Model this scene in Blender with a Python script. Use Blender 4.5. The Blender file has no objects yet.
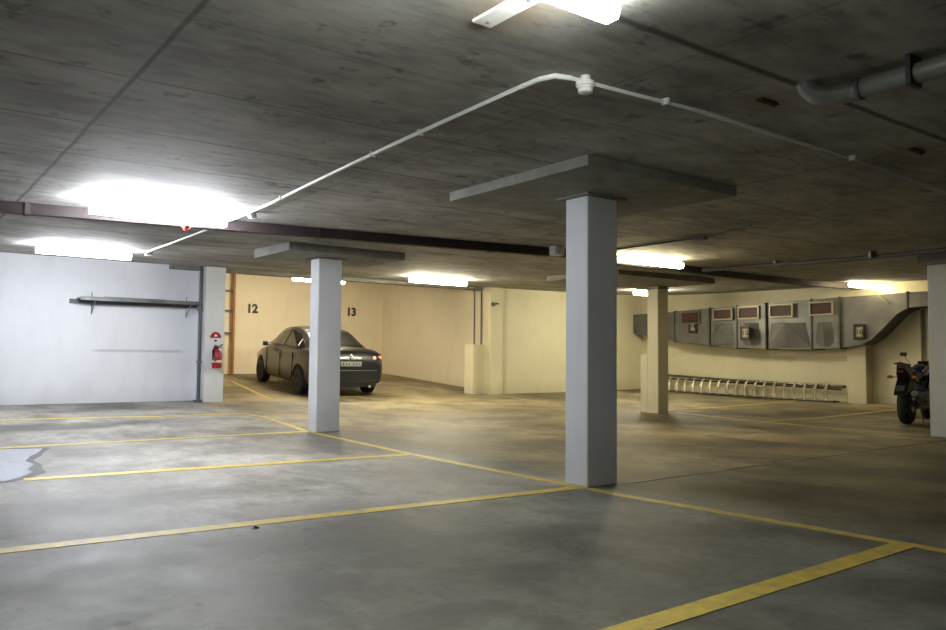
import bpy, bmesh, math, random
from mathutils import Vector, Matrix, Euler
random.seed(7)
C = bpy.context.scene.collection
PI = math.pi
R = math.radians

# ------------------------------------------------------------------ heights
def gm(X, Y):
    gy = .03*max(0, Y-9.4); gx = .03*max(0, X-12.3)
    return (gy*gy+gx*gx)**.5
def gf(X, Y):
    return gm(X, Y)+.035*max(0, Y-14.4)
H = 2.25
def cz(X, Y):
    a = .25*(max(0, Y-4)/10.2)**3; b = .22*(max(0, X-5)/10.8)**2
    return H+(a*a+b*b)**.5

# ------------------------------------------------------------------ materials
def new_mat(name):
    m = bpy.data.materials.new(name); m.use_nodes = True
    nt = m.node_tree; b = nt.nodes['Principled BSDF']
    return m, nt, b
def lin(c):
    return tuple(((v/255)/12.92 if v/255 <= .04045 else ((v/255+.055)/1.055)**2.4) for v in c)
def N(nt, t, **kw):
    n = nt.nodes.new(t)
    for k, v in kw.items(): setattr(n, k, v)
    return n
def noise_node(nt, vec, scale, detail=4, rough=.55):
    n = N(nt, 'ShaderNodeTexNoise'); n.inputs['Scale'].default_value = scale
    n.inputs['Detail'].default_value = detail; n.inputs['Roughness'].default_value = rough
    nt.links.new(vec, n.inputs['Vector']); return n.outputs['Fac']
def ramp(nt, fac, stops):
    r = N(nt, 'ShaderNodeValToRGB'); e = r.color_ramp.elements
    while len(e) > 1: e.remove(e[-1])
    e[0].position = stops[0][0]; e[0].color = (*stops[0][1], 1)
    for p, c in stops[1:]:
        x = e.new(p); x.color = (*c, 1)
    nt.links.new(fac, r.inputs['Fac']); return r.outputs['Color']
def mixc(nt, fac, a, b, mode='MIX'):
    m = N(nt, 'ShaderNodeMix', data_type='RGBA', blend_type=mode)
    for s, v in ((0, fac), (6, a), (7, b)):
        if hasattr(v, 'links'): nt.links.new(v, m.inputs[s])
        elif s == 0: m.inputs[0].default_value = v
        else: m.inputs[s].default_value = (*v, 1)
    return m.outputs[2]
def math_(nt, op, a, b=0, c=0):
    m = N(nt, 'ShaderNodeMath', operation=op)
    for i, v in enumerate((a, b, c)):
        if hasattr(v, 'links'): nt.links.new(v, m.inputs[i])
        else: m.inputs[i].default_value = v
    return m.outputs[0]
def pos(nt, scale=(1, 1, 1), warp=0):
    g = N(nt, 'ShaderNodeNewGeometry'); out = g.outputs['Position']
    mp = N(nt, 'ShaderNodeMapping'); mp.inputs['Scale'].default_value = scale
    nt.links.new(out, mp.inputs['Vector']); return mp.outputs['Vector']
def bump(nt, b, h, strength=.2, dist=.01):
    n = N(nt, 'ShaderNodeBump'); n.inputs['Strength'].default_value = strength; n.inputs['Distance'].default_value = dist
    nt.links.new(h, n.inputs['Height']); nt.links.new(n.outputs['Normal'], b.inputs['Normal'])

def simple(name, col, rough=.5, metal=0, var=.08, scale=12, coat=0):
    m, nt, b = new_mat(name); c = lin(col)
    f = noise_node(nt, pos(nt), scale)
    lo = tuple(v*(1-var) for v in c); hi = tuple(min(1, v*(1+var)) for v in c)
    nt.links.new(ramp(nt, f, [(.3, lo), (.7, hi)]), b.inputs['Base Color'])
    b.inputs['Roughness'].default_value = rough; b.inputs['Metallic'].default_value = metal
    b.inputs['Coat Weight'].default_value = coat
    return m
def emis(name, col, strength, base=(1, 1, 1)):
    m, nt, b = new_mat(name)
    b.inputs['Base Color'].default_value = (.8, .8, .8, 1)
    b.inputs['Emission Color'].default_value = (*col, 1); b.inputs['Emission Strength'].default_value = strength
    return m

def floor_mat():
    m, nt, b = new_mat('floor_concrete')
    p1 = pos(nt)
    big = noise_node(nt, pos(nt, (1, .8, 1)), .55, 5, .6)
    mid = noise_node(nt, pos(nt, (1.1, .7, 1)), 1.7, 8, .68)
    fine = noise_node(nt, p1, 16, 7, .75)
    c1 = ramp(nt, big, [(.36, (.14, .135, .122)), (.5, (.265, .255, .230)), (.62, (.40, .385, .35))])
    c2 = ramp(nt, mid, [(.36, (.34, .34, .33)), (.47, (.76, .755, .74)), (.55, (1, 1, 1)), (.66, (1.0, .99, .96))])
    c = mixc(nt, .95, c1, c2, 'MULTIPLY')
    c3 = ramp(nt, fine, [(.36, (.6, .6, .6)), (.52, (1, 1, 1))])
    c = mixc(nt, .7, c, c3, 'MULTIPLY')
    # grime plus painted light: warm lamp tint on the lane, falloff in front
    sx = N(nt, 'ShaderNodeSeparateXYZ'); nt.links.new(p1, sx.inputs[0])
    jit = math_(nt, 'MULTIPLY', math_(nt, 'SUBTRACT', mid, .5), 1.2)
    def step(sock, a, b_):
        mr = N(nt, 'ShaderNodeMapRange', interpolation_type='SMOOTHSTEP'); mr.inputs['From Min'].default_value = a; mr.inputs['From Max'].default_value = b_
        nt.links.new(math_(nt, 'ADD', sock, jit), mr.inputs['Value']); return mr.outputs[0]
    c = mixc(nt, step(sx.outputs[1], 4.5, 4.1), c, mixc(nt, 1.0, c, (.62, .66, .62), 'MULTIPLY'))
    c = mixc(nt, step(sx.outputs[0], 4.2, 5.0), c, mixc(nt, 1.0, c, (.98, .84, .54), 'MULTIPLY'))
    stains = [(.35,5.0,.55,.3,.55),(.75,5.35,.5,.35,.45),(1.6,5.5,.7,.3,.35),(.5,3.9,.5,.25,.5),(1.0,3.85,.35,.16,.5),(2.9,13.2,.55,.35,.5),(1.75,11.0,.9,.35,.6),(2.3,12.9,.5,.22,.5),(1.45,3.1,.3,.16,.5),(2.05,3.25,.26,.14,.5),(1.7,2.45,.3,.14,.5),
              (1.15,2.55,.1,.045,.75),(2.35,2.75,.25,.15,.4),(1.55,2.12,.16,.05,.85),(.55,3.1,.3,.1,.5),(.6,2.35,.16,.08,.6),(.66,2.55,.1,.05,.6),(.85,5.6,.5,.3,.4),
              (.73,3.05,.03,.03,.9),(1.02,3.10,.03,.03,.9),(1.12,2.95,.03,.02,.9),(1.93,4.1,.03,.03,.9),(1.62,3.3,.025,.025,.9),(.62,2.5,.03,.03,.9),
              (3.0,3.3,.4,.14,.35),(2.6,3.4,.35,.12,.35),(7.7,9.6,1.1,.3,.45),(9.5,8.2,1.2,.35,.4),(6.2,6.8,.9,.35,.35),(11.9,8.8,1.2,.4,.45),(6.0,10.9,.6,.3,.35),(2.2,5.6,.6,.25,.35),(7.5,15,.9,.6,.6)]
    wob = noise_node(nt, p1, 3.5, 4, .65)
    tot = None
    for (x, y, rx, ry, a) in stains:
        dx = math_(nt, 'DIVIDE', math_(nt, 'SUBTRACT', sx.outputs[0], x), rx)
        dy = math_(nt, 'DIVIDE', math_(nt, 'SUBTRACT', sx.outputs[1], y), ry)
        d = math_(nt, 'ADD', math_(nt, 'MULTIPLY', dx, dx), math_(nt, 'MULTIPLY', dy, dy))
        d = math_(nt, 'ADD', d, math_(nt, 'MULTIPLY', math_(nt, 'SUBTRACT', wob, .5), 3.4))
        mr = N(nt, 'ShaderNodeMapRange', interpolation_type='SMOOTHSTEP')
        mr.inputs['From Min'].default_value = 1.3; mr.inputs['From Max'].default_value = .5
        mr.inputs['To Min'].default_value = 0; mr.inputs['To Max'].default_value = a
        nt.links.new(d, mr.inputs['Value'])
        tot = mr.outputs[0] if tot is None else math_(nt, 'MAXIMUM', tot, mr.outputs[0])
    c = mixc(nt, tot, c, (.055, .053, .047))
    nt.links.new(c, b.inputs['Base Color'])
    rr = ramp(nt, mid, [(.3, (.52,)*3), (.7, (.75,)*3)])
    nt.links.new(rr, b.inputs['Roughness'])
    bump(nt, b, fine, .15, .004)
    return m

def ceiling_mat():
    m, nt, b = new_mat('ceiling_board_marked_concrete')
    p = pos(nt)
    grain = noise_node(nt, pos(nt, (1.1, 4, 1)), 3.0, 8, .72)
    big = noise_node(nt, pos(nt, (.8, 1.4, 1)), 1.1, 7, .68)
    spots = noise_node(nt, p, 6, 3, .6)
    c = ramp(nt, big, [(.36, (.22, .214, .2)), (.62, (.47, .46, .435))])
    c = mixc(nt, .75, c, ramp(nt, grain, [(.34, (.5, .5, .49)), (.5, (.9, .9, .9)), (.62, (1, 1, 1))]), 'MULTIPLY')
    c = mixc(nt, .8, c, ramp(nt, spots, [(.30, (.4, .4, .38)), (.38, (1, 1, 1))]), 'MULTIPLY')
    sx = N(nt, 'ShaderNodeSeparateXYZ'); nt.links.new(p, sx.inputs[0])
    wob = math_(nt, 'MULTIPLY', math_(nt, 'SUBTRACT', noise_node(nt, p, 1.5, 2), .5), .03)
    tot = None
    ys = [(-1.6,.02,.5),(-.6,.018,.5),(.95,.018,.5),(2.065,.024,.85),(3.05,.010,.3),(3.92,.011,.55),(4.86,.013,.65),(5.68,.013,.65),(6.6,.014,.5),(8.4,.018,.5),(9.3,.02,.5),(10.2,.02,.5),(11.2,.02,.5),(12.4,.02,.5)]
    xs = [(-1.6,.02,.5),(.92,.014,.7),(2.75,.011,.3),(5.1,.014,.45),(6.92,.016,.45),(9.0,.018,.4),(11.2,.02,.4),(13.4,.02,.4)]
    for ax, ls in ((1, ys), (0, xs)):
        co = math_(nt, 'ADD', sx.outputs[ax], wob)
        for (v, w, a) in ls:
            d = math_(nt, 'ABSOLUTE', math_(nt, 'SUBTRACT', co, v))
            mr = N(nt, 'ShaderNodeMapRange', interpolation_type='SMOOTHSTEP')
            mr.inputs['From Min'].default_value = w*1.4; mr.inputs['From Max'].default_value = w*.3
            mr.inputs['To Min'].default_value = 0; mr.inputs['To Max'].default_value = a
            nt.links.new(d, mr.inputs['Value'])
            tot = mr.outputs[0] if tot is None else math_(nt, 'MAXIMUM', tot, mr.outputs[0])
    c = mixc(nt, tot, c, (.03, .028, .025))
    # rust blooms around old fixings
    rt = None
    for (x, y, r) in ((1.86, 2.3, .34), (3.54, 2.28, .26), (5.1, 2.27, .24)):
        dx = math_(nt, 'SUBTRACT', sx.outputs[0], x); dy = math_(nt, 'SUBTRACT', sx.outputs[1], y)
        d = math_(nt, 'SQRT', math_(nt, 'ADD', math_(nt, 'MULTIPLY', dx, dx), math_(nt, 'MULTIPLY', dy, dy)))
        mr = N(nt, 'ShaderNodeMapRange', interpolation_type='SMOOTHSTEP')
        mr.inputs['From Min'].default_value = r; mr.inputs['From Max'].default_value = 0
        mr.inputs['To Min'].default_value = 0; mr.inputs['To Max'].default_value = .5
        nt.links.new(d, mr.inputs['Value'])
        rt = mr.outputs[0] if rt is None else math_(nt, 'MAXIMUM', rt, mr.outputs[0])
    c = mixc(nt, rt, c, (.30, .20, .11))
    nt.links.new(c, b.inputs['Base Color'])
    b.inputs['Roughness'].default_value = .75
    bump(nt, b, grain, .25, .004)
    return m

def wall_mat(name, col, scuff=False, courses=True):
    m, nt, b = new_mat(name); c0 = lin(col)
    p = pos(nt)
    f = noise_node(nt, p, .9, 4, .55); g = noise_node(nt, pos(nt, (1, 1, .35)), 5, 5, .6)
    c = ramp(nt, f, [(.3, tuple(v*.92 for v in c0)), (.7, c0)])
    c = mixc(nt, .5, c, ramp(nt, g, [(.25, (.86, .86, .85)), (.5, (1, 1, 1))]), 'MULTIPLY')
    sx = N(nt, 'ShaderNodeSeparateXYZ'); nt.links.new(p, sx.inputs[0])
    # dirt splashed along the foot of the wall
    dz = math_(nt, 'ADD', sx.outputs[2], math_(nt, 'MULTIPLY', math_(nt, 'SUBTRACT', g, .5), .35))
    mr = N(nt, 'ShaderNodeMapRange', interpolation_type='SMOOTHSTEP')
    mr.inputs['From Min'].default_value = .5; mr.inputs['From Max'].default_value = .08
    mr.inputs['To Max'].default_value = .35; nt.links.new(dz, mr.inputs['Value'])
    c = mixc(nt, mr.outputs[0], c, tuple(v*.55 for v in c0))
    if scuff:   # the long horizontal rub mark on the white wall
        d = math_(nt, 'ABSOLUTE', math_(nt, 'SUBTRACT', sx.outputs[2], 1.0))
        a = N(nt, 'ShaderNodeMapRange', interpolation_type='SMOOTHSTEP'); a.inputs['From Min'].default_value = .035; a.inputs['From Max'].default_value = .008
        a.inputs['To Max'].default_value = .45; nt.links.new(d, a.inputs['Value'])
        e = math_(nt, 'ABSOLUTE', math_(nt, 'SUBTRACT', sx.outputs[0], 3.55))
        e2 = N(nt, 'ShaderNodeMapRange', interpolation_type='SMOOTHSTEP'); e2.inputs['From Min'].default_value = .82; e2.inputs['From Max'].default_value = .6
        nt.links.new(e, e2.inputs['Value'])
        c = mixc(nt, math_(nt, 'MULTIPLY', a.outputs[0], e2.outputs[0]), c, (.25, .25, .27))
    nt.links.new(c, b.inputs['Base Color']); b.inputs['Roughness'].default_value = .6
    bump(nt, b, g, .15, .004)
    return m

def line_mat():
    m, nt, b = new_mat('worn_yellow_paint')
    f = noise_node(nt, pos(nt), 9, 6, .7)
    c = ramp(nt, f, [(.34, (.26, .23, .14)), (.45, (.47, .35, .06)), (.65, (.60, .45, .05))])
    nt.links.new(c, b.inputs['Base Color']); b.inputs['Roughness'].default_value = .55
    return m
def line_mat_faded():
    m, nt, b = new_mat('faded_yellow_paint')
    f = noise_node(nt, pos(nt), 5, 6, .7)
    c = ramp(nt, f, [(.38, (.33, .30, .21)), (.62, (.55, .44, .13))])
    nt.links.new(c, b.inputs['Base Color']); b.inputs['Roughness'].default_value = .6
    return m

M = {}
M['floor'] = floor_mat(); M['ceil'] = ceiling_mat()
M['white'] = wall_mat('white_painted_wall', (214, 216, 222), True)
M['cream'] = wall_mat('cream_painted_wall', (226, 215, 188))
M['offwhite'] = wall_mat('off_white_painted_wall', (214, 206, 174))
M['column'] = wall_mat('pale_grey_column_paint', (206, 209, 212))
M['concrete'] = simple('grey_concrete', (120, 118, 112), .8, 0, .2, 5)
M['cap'] = simple('drop_panel_concrete', (135, 134, 128), .8, 0, .2, 6)
M['line'] = line_mat(); M['line_faded'] = line_mat_faded()
M['steel'] = simple('galvanised_steel', (128, 130, 130), .42, .75, .2, 4)
M['duct'] = simple('dull_galvanised_duct', (104, 103, 100), .5, .55, .22, 3)
M['duct_dark'] = simple('dark_duct_seam', (74, 74, 70), .6, .4, .2, 3)
M['tray'] = simple('dark_maroon_steel', (44, 33, 34), .6, .1, .25, 4)
M['white_steel'] = simple('white_enamel', (232, 232, 230), .4, 0, .03)
M['plastic'] = simple('white_plastic', (228, 229, 226), .4, 0, .03)
M['pipe_grey'] = simple('grey_pvc', (118, 118, 114), .4, 0, .08)
M['pipe_dark'] = simple('dark_grey_pipe', (84, 84, 88), .5, 0, .1)
M['pipe_orange'] = simple('orange_brown_pipe', (158, 100, 52), .5, 0, .15)
M['rust'] = simple('rusty_steel', (84, 52, 38), .8, .2, .3, 20)
M['black'] = simple('black_plastic', (22, 22, 24), .45, 0, .1)
M['rubber'] = simple('tyre_rubber', (20, 20, 21), .8, 0, .15)
M['chrome'] = simple('chrome', (210, 210, 212), .18, 1, .03)
M['alloy'] = simple('alloy_rim', (92, 94, 97), .35, .8, .1)
M['red'] = simple('red_enamel', (150, 26, 36), .35, 0, .06)
M['carpaint'] = simple('graphite_car_paint', (30, 32, 36), .34, .3, .04, 3, .6)
M['glass'] = simple('tinted_car_glass', (22, 24, 27), .08, 0, .03, 3, .5)
M['lens_red'] = simple('red_lamp_lens', (176, 56, 50), .2, 0, .1, 30, .5)
M['lens_clear'] = simple('clear_lamp_lens', (235, 190, 170), .15, 0, .1, 30, .5)
M['amber'] = simple('amber_lamp_lens', (170, 110, 50), .25, 0, .1, 30)
M['plate'] = simple('number_plate', (140, 145, 135), .4, 0, .04)
M['plate_ink'] = simple('number_plate_ink', (70, 78, 76), .5, 0, .04)
M['blue'] = simple('blue_bike_paint', (26, 34, 120), .25, .2, .05, 6, .6)
M['maroon'] = simple('dark_red_bike_paint', (70, 16, 22), .3, .1, .08, 6, .5)
M['louvre'] = simple('red_brown_louvre', (70, 42, 32), .6, .1, .15)
M['bronze'] = simple('pale_duct_frame', (150, 140, 112), .5, .3, .1)
M['rack'] = simple('rack_steel', (96, 90, 80), .45, .5, .2)
M['rack_light'] = simple('rack_hoop_zinc', (205, 196, 170), .4, .5, .12)
M['sign_white'] = simple('sign_white', (222, 220, 206), .5, 0, .03)
M['sign_black'] = simple('sign_black', (24, 20, 18), .5, 0, .05)
def puddle_mat():
    m, nt, b = new_mat('puddle_water')
    b.inputs['Base Color'].default_value = (.34, .37, .44, 1); b.inputs['Roughness'].default_value = .06
    b.inputs['IOR'].default_value = 1.6
    f = noise_node(nt, pos(nt), 6, 3); bump(nt, b, f, .06, .01)
    return m
M['puddle'] = puddle_mat(); M['wet'] = simple('damp_concrete_edge', (26, 25, 24), .6, 0, .2, 6)
COOL = (.91, .94, 1.0); WARM = (1.0, .84, .50); NEUT = (.97, 1.0, .93)
LS = 1.0
M['tube_cool'] = emis('cool_fluorescent', COOL, 88*LS)
M['tube_top'] = emis('neutral_fluorescent', NEUT, 31*LS)
M['tube_warm'] = emis('warm_fluorescent', WARM, 21*LS)
M['tube_warm_dim'] = emis('dim_warm_fluorescent', WARM, 13*LS)
M['tube_lane'] = emis('lane_fluorescent', (1.0, .92, .68), 88*LS)
M['tube_recess'] = emis('recess_fluorescent', (1.0, .86, .62), 90*LS)

# ------------------------------------------------------------------ mesh helpers
def box(bm, x0, x1, y0, y1, z0, z1, mtx=None, bev=0):
    vs = [bm.verts.new(v) for v in [(x0,y0,z0),(x1,y0,z0),(x1,y1,z0),(x0,y1,z0),(x0,y0,z1),(x1,y0,z1),(x1,y1,z1),(x0,y1,z1)]]
    fs = [bm.faces.new([vs[i] for i in f]) for f in [(0,3,2,1),(4,5,6,7),(0,1,5,4),(1,2,6,5),(2,3,7,6),(3,0,4,7)]]
    if bev:
        ed = list({e for f in fs for e in f.edges})
        r = bmesh.ops.bevel(bm, geom=ed, offset=bev, segments=2, affect='EDGES', profile=.6)
        vs = list({v for f in r['faces'] for v in f.verts} | {v for v in vs if v.is_valid})
    if mtx is not None:
        for v in vs: v.co = mtx @ v.co
    return bm
def frame_for(d):
    d = d.normalized(); up = Vector((0, 0, 1)) if abs(d.z) < .95 else Vector((1, 0, 0))
    a = d.cross(up).normalized(); return a, a.cross(d).normalized()
def tube(bm, pts, r, seg=10, cap=True, radii=None):
    pts = [Vector(p) for p in pts]; rings = []
    for i, p in enumerate(pts):
        if i == 0: d = pts[1]-p
        elif i == len(pts)-1: d = p-pts[i-1]
        else: d = (pts[i+1]-p).normalized()+(p-pts[i-1]).normalized()
        a, b = frame_for(d); rr = radii[i] if radii else r
        rings.append([bm.verts.new(p+a*math.cos(2*PI*k/seg)*rr+b*math.sin(2*PI*k/seg)*rr) for k in range(seg)])
    for i in range(len(rings)-1):
        # align rings
        A, B = rings[i], rings[i+1]
        off = min(range(seg), key=lambda o: (A[0].co-B[o].co).length)
        d1 = (A[1].co-B[(off+1) % seg].co).length; d2 = (A[1].co-B[(off-1) % seg].co).length
        s = 1 if d1 <= d2 else -1
        B2 = [B[(off+s*k) % seg] for k in range(seg)]; rings[i+1] = B2
        for k in range(seg): bm.faces.new([A[k], A[(k+1) % seg], B2[(k+1) % seg], B2[k]])
    if cap: bm.faces.new(list(reversed(rings[0]))); bm.faces.new(rings[-1])
    return bm
def lathe(bm, prof, axis='Z', at=(0, 0, 0), seg=24, cap=True):
    at = Vector(at); rings = []
    for (r, h) in prof:
        ring = []
        for k in range(seg):
            a = 2*PI*k/seg; c, s = math.cos(a)*r, math.sin(a)*r
            v = {'Z': (c, s, h), 'X': (h, c, s), 'Y': (s, h, c)}[axis]
            ring.append(bm.verts.new(at+Vector(v)))
        rings.append(ring)
    for i in range(len(rings)-1):
        for k in range(seg): bm.faces.new([rings[i][k], rings[i][(k+1) % seg], rings[i+1][(k+1) % seg], rings[i+1][k]])
    if cap: bm.faces.new(list(reversed(rings[0]))); bm.faces.new(rings[-1])
    return bm
def torus(bm, R_, r, axis='X', at=(0, 0, 0), seg=32, sub=10):
    at = Vector(at); rings = []
    for i in range(seg):
        t = 2*PI*i/seg; ring = []
        for k in range(sub):
            a = 2*PI*k/sub; rad = R_+r*math.cos(a); h = r*math.sin(a)
            v = {'X': (h, math.cos(t)*rad, math.sin(t)*rad), 'Z': (math.cos(t)*rad, math.sin(t)*rad, h)}[axis]
            ring.append(bm.verts.new(at+Vector(v)))
        rings.append(ring)
    for i in range(seg):
        A, B = rings[i], rings[(i+1) % seg]
        for k in range(sub): bm.faces.new([A[k], A[(k+1) % sub], B[(k+1) % sub], B[k]])
    return bm
def prism(bm, poly, axis, a, b):
    """extrude a 2D polygon between a and b along axis; poly in the two other axes (order xyz without axis)"""
    def P(u, v, w): return {'X': (w, u, v), 'Y': (u, w, v), 'Z': (u, v, w)}[axis]
    A = [bm.verts.new(P(u, v, a)) for u, v in poly]; B = [bm.verts.new(P(u, v, b)) for u, v in poly]
    bm.faces.new(A); bm.faces.new(list(reversed(B)))
    n = len(poly)
    for i in range(n): bm.faces.new([A[i], A[(i+1) % n], B[(i+1) % n], B[i]])
    return bm
def obj(name, bm, mat, parent=None, world=False, smooth=False, sub=0, auto=None):
    bmesh.ops.recalc_face_normals(bm, faces=bm.faces[:])
    if world and parent is not None:
        inv = (Matrix.Translation(parent.location) @ parent.rotation_euler.to_matrix().to_4x4()).inverted()
        bmesh.ops.transform(bm, matrix=inv, verts=bm.verts[:])
    me = bpy.data.meshes.new(name); bm.to_mesh(me); bm.free()
    me.materials.append(M[mat] if isinstance(mat, str) else mat)
    if smooth:
        for p in me.polygons: p.use_smooth = True
        try: me.set_sharp_from_angle(angle=R(auto or 40))
        except Exception: pass
    o = bpy.data.objects.new(name, me); C.objects.link(o)
    if parent is not None: o.parent = parent
    if sub:
        md = o.modifiers.new('sub', 'SUBSURF'); md.levels = sub; md.render_levels = sub
    return o
def tag(o, label, cat, group=None):
    o['label'] = label; o['category'] = cat
    if group: o['group'] = group
    return o
def thing(name, label, cat, loc=(0, 0, 0), rot=(0, 0, 0), group=None):
    o = bpy.data.objects.new(name, None); C.objects.link(o); o.location = loc; o.rotation_euler = rot
    o.empty_display_size = .1
    return tag(o, label, cat, group)
def struct(name, bm, mat):
    o = obj(name, bm, mat); o['kind'] = 'structure'; return o
def BM(): return bmesh.new()
def bx(*a, **k): return box(BM(), *a, **k)

# ------------------------------------------------------------------ the room
def grid(fn, x0, x1, y0, y1, st, thick):
    bm = BM(); nx = int(round((x1-x0)/st)); ny = int(round((y1-y0)/st))
    for s in (0, 1):
        V = [[bm.verts.new((x0+(x1-x0)*i/nx, y0+(y1-y0)*j/ny, fn(x0+(x1-x0)*i/nx, y0+(y1-y0)*j/ny)+s*thick)) for j in range(ny+1)] for i in range(nx+1)]
        for i in range(nx):
            for j in range(ny): bm.faces.new([V[i][j], V[i+1][j], V[i+1][j+1], V[i][j+1]])
        if s == 0: V0 = V
    for i in range(nx):
        bm.faces.new([V0[i][0], V0[i+1][0], V[i+1][0], V[i][0]]); bm.faces.new([V0[i][ny], V0[i+1][ny], V[i+1][ny], V[i][ny]])
    for j in range(ny):
        bm.faces.new([V0[0][j], V0[0][j+1], V[0][j+1], V[0][j]]); bm.faces.new([V0[nx][j], V0[nx][j+1], V[nx][j+1], V[nx][j]])
    return bm
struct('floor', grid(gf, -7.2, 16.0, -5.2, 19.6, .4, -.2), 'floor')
struct('ceiling', grid(cz, -7.2, 16.0, -5.2, 14.25, .4, .25), 'ceil')
bm = BM(); box(bm, 4.84, 11.3, 14.25, 19.4, 2.98, 3.2); box(bm, 4.84, 11.3, 14.25, 14.3, 2.5, 2.98); struct('ceiling', bm, 'ceil')
struct('wall_left', bx(-7.2, 4.5, 14.2, 14.5, -.05, 2.75), 'white')
struct('wall_recess_left', bx(4.64, 4.84, 14.25, 19.6, -.05, 3.2), 'cream')
struct('wall_back', bx(4.84, 11.3, 19.4, 19.6, -.05, 3.2), 'cream')
struct('wall_recess_right', bx(11.3, 11.5, 14.1, 19.6, -.05, 3.2), 'cream')
struct('wall_back_right', bx(11.05, 15.8, 13.9, 14.1, -.05, 2.75), 'offwhite')
struct('wall_right', bx(15.8, 16.0, -5.2, 14.1, -.05, 2.75), 'offwhite')
struct('wall_front', bx(-7.2, 16.0, -5.4, -5.2, -.05, 2.6), 'white')
struct('wall_far_left', bx(-7.4, -7.2, -5.4, 14.5, -.05, 2.75), 'white')
struct('trim_1', bx(4.0, 11.25, 14.02, 14.24, 2.425, 2.56), 'concrete')   # soffit beam over the recess mouth
# pier carrying the soffit beside the recess
p = tag(obj('wall_pier', bx(4.5, 4.84, 13.75, 14.26, .08, 2.49, bev=.008), 'column'), 'narrow white wall pier with the fire extinguisher on it', 'pier')
p = tag(obj('wall_pier', bx(10.72, 11.06, 13.75, 14.1, .1, 2.49, bev=.008), 'offwhite'), 'cream corner pier at the right side of the recess with the car', 'pier')
p = tag(obj('wall_pier', bx(15.55, 15.8, 7.97, 8.34, .05, 1.26, bev=.01), 'offwhite'), 'short off-white pier on right wall under the big duct elbow', 'pier')

# columns with drop panels
def column(cx, cy, sx_, sy_, cap, label, z0=0, mat='column'):
    t = thing('column', label, 'column', (cx+sx_/2, cy+sy_/2, z0))
    obj('shaft', bx(cx, cx+sx_, cy, cy+sy_, z0, 2.22, bev=.012), mat, t, True)
    if cap:
        x0, x1, y0, y1 = cap[:4]
        obj('drop_panel', bx(x0, x1, y0, y1, cap[4] if len(cap) > 4 else 2.18, cz(x0, y0)+.02, bev=.004), 'cap', t, True)
    obj('shadow_joint', bx(cx-.05, cx+sx_+.05, cy-.05, cy+sy_+.05, 2.165, 2.181), 'concrete', t, True)
    return t
col_a = column(4.22, 4.24, .315, .24, (3.585, 5.15, 3.60, 5.14), 'nearest and largest pale grey column under a square drop panel')
col_b = column(4.38, 9.11, .32, .24, (3.80, 5.38, 8.70, 9.78), 'pale grey column standing in front of the parked car')
col_c = column(10.86, 9.20, .27, .24, (8.9, 11.25, 8.3, 9.9, 2.215), 'cream-lit column before the bicycle rack with a pipe cover at its foot', mat='offwhite')  # off-white paint stands in for warm light on this column
col_d = column(10.68, 4.42, .45, .25, None, 'column cut by the right frame edge in front of the motorcycle')
obj('shade_block', bx(10.6, 11.2, 4.34, 4.75, 2.18, H+.04), 'cap', col_d, True)  # added block standing in for the dark shadow at this column's top
o = obj('pipe_cover', bx(10.86, 11.0, 9.44, 9.60, 0, 1.02, bev=.01), 'offwhite', col_c, True)
o = obj('pipe_cover', bx(10.66, 11.14, 4.30, 4.42, 0, 1.04, bev=.01), 'column', col_d, True)

# boxed cover and conduits beside the corner pier
cv = tag(obj('boxed_cover', bx(10.42, 10.74, 13.98, 14.3, .1, 1.22, bev=.012), 'offwhite'), 'waist-high cream box-out at foot of the twin conduits', 'pipe cover')
for x, lb in ((10.5, 'left one of two thin conduits rising from cream box-out'), (10.69, 'right one of two thin conduits, touching the corner pier')):
    tag(obj('conduit', tube(BM(), [(x, 14.05, 1.22), (x, 14.05, 2.44)], .018, 8), 'pipe_dark', smooth=True), lb, 'conduit')
tag(obj('wall_bracket', box(bx(10.74, 10.9, 13.70, 13.75, 2.10, 2.14), 10.74, 10.78, 13.66, 13.75, 2.06, 2.12), 'black'), 'small black bracket high on the cream corner pier', 'bracket')

# downpipe on left pier
t = thing('downpipe', 'dark full-height pipe at left edge of the extinguisher pier', 'pipe', (4.47, 13.9, .1))
obj('pipe_run', tube(BM(), [(4.46, 13.9, .11), (4.46, 13.9, 2.49)], .028, 10), 'pipe_dark', t, True, True)
obj('shoe', bx(4.38, 4.50, 13.80, 13.93, .12, .17), 'pipe_dark', t, True)
for z in (.8, 1.7): obj('clip', bx(4.42, 4.50, 13.86, 13.94, z, z+.04), 'steel', t, True)
# orange pipe in recess with brackets
t = thing('standpipe', 'orange-brown vertical pipe in the recess left of the car', 'pipe', (7.0, 19.28, .45))
obj('pipe_run', tube(BM(), [(7.0, 19.28, .47), (7.0, 19.28, 2.97)], .036, 12), 'pipe_orange', t, True, True)
for z in (2.52, 2.03, 1.48): obj('bracket', bx(6.78, 6.98, 19.26, 19.40, z-.02, z+.02), 'black', t, True)

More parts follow.
